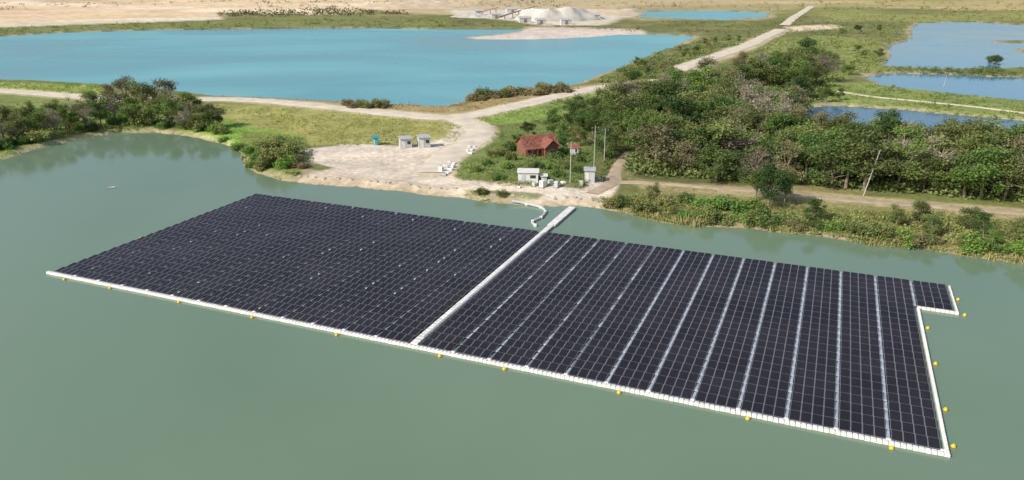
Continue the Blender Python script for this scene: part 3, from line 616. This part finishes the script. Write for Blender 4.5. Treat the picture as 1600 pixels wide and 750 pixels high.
for u,v in((-3.3,-.64),(1.6,-3.14),(2.9,-.64)):
    b=B(); b.box((u,v,1.4),(1.1,.08,1.0)); w=b.obj('window',[M_wall],hs); b=B(); b.box((u,v-.03,1.4),(.92,.06,.82)); b.obj('pane',[M_win],w)
def hut(name,a,c,lx,ly,h,rz,wall,roof,label,cat,win=True,flat=True,group=None,roofrise=.5):
    x,y,z=on_ground(a,c); e=thing(name,(x,y,z),label,cat,rz,group)
    b=B(); b.box((0,ly/2,h/2-.1),(lx,ly,h+.2)); b.obj('wall',[wall],e)
    b=B()
    if flat:
        b.poly([(-lx/2-.2,-.35,h+.02),(lx/2+.2,-.35,h+.02),(lx/2+.2,ly+.2,h+.22),(-lx/2-.2,ly+.2,h+.22),(-lx/2-.2,-.35,h+.12),(lx/2+.2,-.35,h+.12),(lx/2+.2,ly+.2,h+.34),(-lx/2-.2,ly+.2,h+.34)],[(0,3,2,1),(4,5,6,7),(0,1,5,4),(1,2,6,5),(2,3,7,6),(3,0,4,7)])
    else: gable(b,0,ly/2,h,lx,ly,roofrise,'x',.3,.08)
    b.obj('roof',[roof],e)
    b=B(); b.box((-lx*.22,-.03,h*.42),(min(.9,lx*.3),.06,h*.78)); b.obj('door',[M_wallg if wall!=M_wallg else M_wall],e)
    if win: b=B(); b.box((lx*.24,-.03,h*.6),(lx*.28,.06,h*.3)); b.obj('window',[M_win],e)
    return e
hut('site_cabin',635,232,3.0,2.6,2.5,.3,M_wallg,M_roofg,'small pale grey site cabin on the sandy yard','cabin',group='site cabins on the sandy yard')
hut('site_cabin',664,231,3.0,2.6,2.7,.3,M_wallg,M_roofg,'small light grey site cabin with closed door','cabin',group='site cabins on the sandy yard')
hut('portable_toilet',587,227,1.3,1.3,2.0,.1,M_teal,M_teal,'teal portable toilet at the meadow edge','portable toilet',win=False)
hut('control_cabin',825,285,4.3,2.4,2.2,-.05,M_wall,M_wall,'long white flat-roofed control cabin near the shore','cabin')
hut('equipment_shed',921,284,2.2,2.0,2.5,-.1,M_wallg,M_roofg,'narrow grey-white equipment shed beside the track','shed',win=False)
hut('small_kiosk',897,243,2.0,1.8,2.1,-.2,M_wall,M_roof,'small white kiosk with red gable roof','kiosk',flat=False,roofrise=.7)
hut('generator_box',850,284,1.2,1.0,1.3,0,M_wallg,M_wall,'small grey generator box beside the white cabin','generator',win=False)
def pole(a,c,h,arm=True,lean=0):
    x,y,z=on_ground(a,c); e=thing('utility_pole',(x,y,z),'slim pale concrete utility pole with crossarm' if arm else 'bare leaning pole among the trees','utility pole',.3); e.rotation_euler=(0,lean,.3)
    b=B(); b.tube((0,0,-.3),(0,0,h),.12,.07,10); b.obj('pole',[M_conc],e)
    if arm:
        b=B(); b.box((0,0,h-.5),(1.8,.10,.10)); b.obj('crossarm',[M_wood],e)
        for u in(-.8,0,.8): b=B(); b.tube((u,0,h-.45),(u,0,h-.25),.05,.03,8); b.obj('insulator',[M_wall],e)
pole(928,264,10.0); pole(891,285,9.0); pole(944,252,8); pole(1349,306,9.5,False,.25); pole(1473,141,6,False,.1)
# spare floats
for i,(a,c) in enumerate([(699,260),(704,266),(690,268),(702,254),(694,274),(708,262),(688,262),(696,264),(710,256),(700,271),(733,231),(738,235),(730,237),(742,230),(736,240),(812,293),(835,290),(870,292),(908,290),(935,282),(848,292),(860,286),(880,286)]):
    x,y,z=on_ground(a,c); e=thing('float_stack',(x,y,z),'small stack of pale plastic floats on the sand','stacked floats',random.uniform(0,3),'stacks of spare floats near the shore'); s=random.uniform(.75,1.25); e.scale=(s,s,s)
    b=B(); k=random.choice([1,2,3])
    for q in range(k): b.box((random.uniform(-.08,.08),0,.2+q*.4),(1.1-.1*q,.8,.36),random.uniform(-.1,.1),bev=.08)
    b.obj('float_block',[random.choice([M_white,M_wallg,M_white])],e)
    b=B(); b.box((0,0,.01),(1.3,1.0,.1)); b.obj('pallet',[M_wood],e)
# rocks along the yard bank
M_rock=mat('pale_rock',(.42,.36,.29),.9,.25,2)
for i in range(46):
    t=random.random(); a=470+t*450+random.uniform(-5,5); c=np.interp(a,[470,560,700,850,925],[283,290,304,320,318])+random.uniform(-7,-1)
    x,y,z=on_ground(a,c)
    if z<.15: continue
    r=random.uniform(.15,.5); b=B(); n=0
    for j in range(5):
        p=math.pi*j/4
        for q in range(8):
            tt=2*math.pi*q/8; k=r*random.uniform(.8,1.15); b.v.append((k*math.sin(p)*math.cos(tt)*1.2,k*math.sin(p)*math.sin(tt),k*math.cos(p)*.7))
    for j in range(4):
        for q in range(8): k=(q+1)%8; b.f.append((j*8+q,(j+1)*8+q,(j+1)*8+k,j*8+k)); b.m.append(0)
    o=b.obj('rock',[M_rock]); o.location=(x,y,z+.05); o['label']='pale weathered rock on the sandy bank'; o['category']='rock'; o['group']='rocks along the sandy bank'
# small boat
x,y=G(174,294,0); e=thing('small_boat',(x,y,0),'tiny white boat drifting on open water','boat',.4); e.scale=(.5,.5,.5)
b=B(); st=[(-1.6,.55),(-.8,.7),(.4,.65),(1.2,.4),(1.8,.05)]; V=[]
for u,w in st: V+=[(u,-w,.45),(u,-w*.6,-.1),(u,w*.6,-.1),(u,w,.45)]
fs=[]
for i in range(4):
    for j in range(3): fs.append((i*4+j,i*4+4+j,i*4+5+j,i*4+1+j))
fs.append((0,1,2,3)); b.poly(V,fs); b.obj('hull',[M_white],e)
for u in(-.2,-1.2): b=B(); b.box((u,0,.35),(.3,1.1,.05)); b.obj('bench',[M_wood],e)
# quarry
def heap(a,c,wx,wy,h,m,label,flat=.3,seed=1,name='gravel_heap'):
    x,y=G(a,c,.8); nr,na=18,64; V=[]
    for i in range(nr+1):
        t=i/nr
        for j in range(na):
            an=2*math.pi*j/na; k=1+.10*math.sin(3*an+seed)+.05*math.sin(7*an+seed*2); px,py2=math.cos(an)*t*wx/2*k,math.sin(an)*t*wy/2*k
            q=float(fbm(np.array([px+seed*90+500]),np.array([py2+500]),14)[0]); zz=h*(1-max(0,(t-flat)/(1-flat)))*(1+.35*q) if t<1 else -.5
            V.append((px,py2,zz))
    fs=[(i*na+j,(i+1)*na+j,(i+1)*na+(j+1)%na,i*na+(j+1)%na) for i in range(nr) for j in range(na)]
    o=mesh_obj(name,V,fs,m); o.location=(x,y,zat(x,y)-.2); o['label']=label; o['category']='heap'; return o
heap(866,31,76,50,10,M_gravel,'large pale flat-topped heap of crushed stone',.65,1)
heap(830,27,50,40,8,M_gravel,'pale rounded heap of crushed stone',.5,2)
heap(798,28,40,34,4,M_gravel,'pale rounded heap of crushed stone',.4,12)
heap(772,27,36,34,3,M_gravel,'low pale heap of crushed stone',.3,3)
heap(910,29,44,40,5,M_gravel,'low pale heap of crushed stone',.4,4)
heap(738,26,40,50,3,M_gravel,'low pale heap of crushed stone',.4,5)
heap(955,22,70,50,5,M_sandh,'tan heap of quarried sand',.2,6,'sand_heap')
heap(650,12,140,80,7,M_sandh,'long tan heap of quarried sand',.3,7,'sand_heap')
for a,c,rz in((795,30,.4),(760,24,-.3),(818,22,.1)):
    x,y=G(a,c,.8); e=thing('conveyor',(x,y,.8),'inclined steel conveyor at the quarry','conveyor',rz,'quarry conveyors')
    b=B(); b.poly([(-12,-.8,1),(-12,.8,1),(12,.8,7),(12,-.8,7),(-12,-.8,2),(-12,.8,2),(12,.8,8),(12,-.8,8)],[(0,3,2,1)[::-1],(4,7,6,5)[::-1],(0,3,7,4),(1,5,6,2),(3,2,6,7),(0,4,5,1)]); b.obj('belt_truss',[M_rust],e)
    for u in(-4,4,10): b=B(); b.box((u,0,(u+12)/4/2+.4),(.6,.6,(u+12)/4+.8)); b.obj('leg',[M_rust],e)
for a,c,s in((775,29,9),(748,23,8),(884,38,9),(820,35,10),(800,20,12),(930,30,8),(845,38,8)):
    x,y=G(a,c,.8); e=thing('quarry_building',(x,y,.8),'grey sheet-metal quarry building on pale ground','industrial building',.2)
    b=B(); gwall(b,0,0,0,s,s*.6,4,1.2,'x'); b.obj('wall',[M_wallg],e); b=B(); gable(b,0,0,4,s,s*.6,1.2,'x'); b.obj('roof',[M_roofg],e); b=B(); b.box((0,-s*.3-.05,1.5),(2.5,.12,3)); b.obj('door',[M_rust],e)
# ---------------------------------------------------------------- light
w=bpy.data.worlds.new('World'); scene.world=w; w.use_nodes=True; nt=w.node_tree; bg=nt.nodes['Background']; sk=nt.nodes.new('ShaderNodeTexSky'); sk.sky_type='NISHITA'; sk.sun_disc=False
EL=math.radians(36); AZ=math.radians(-125)
sk.sun_elevation=EL; sk.sun_rotation=AZ; sk.altitude=0; sk.air_density=1; sk.dust_density=2.5; nt.links.new(sk.outputs[0],bg.inputs[0]); bg.inputs[1].default_value=.14
sl=bpy.data.lights.new('sun','SUN'); sl.energy=4.3; sl.angle=math.radians(.6); sl.color=(1,.94,.84); so=link(bpy.data.objects.new('sun',sl))
sd_=Vector((math.sin(AZ)*math.cos(EL),math.cos(AZ)*math.cos(EL),math.sin(EL))); so.rotation_euler=sd_.to_track_quat('Z','Y').to_euler(); so.location=(0,0,200)
cd=bpy.data.cameras.new('camera'); co=link(bpy.data.objects.new('camera',cd)); co.location=(0,0,H); co.rotation_euler=(math.radians(90)-PIT,0,0); cd.sensor_width=36; cd.lens=27; cd.clip_end=20000; cd.clip_start=.5; scene.camera=co
scene.view_settings.view_transform='Standard'; scene.view_settings.look='None'; scene.view_settings.exposure=0
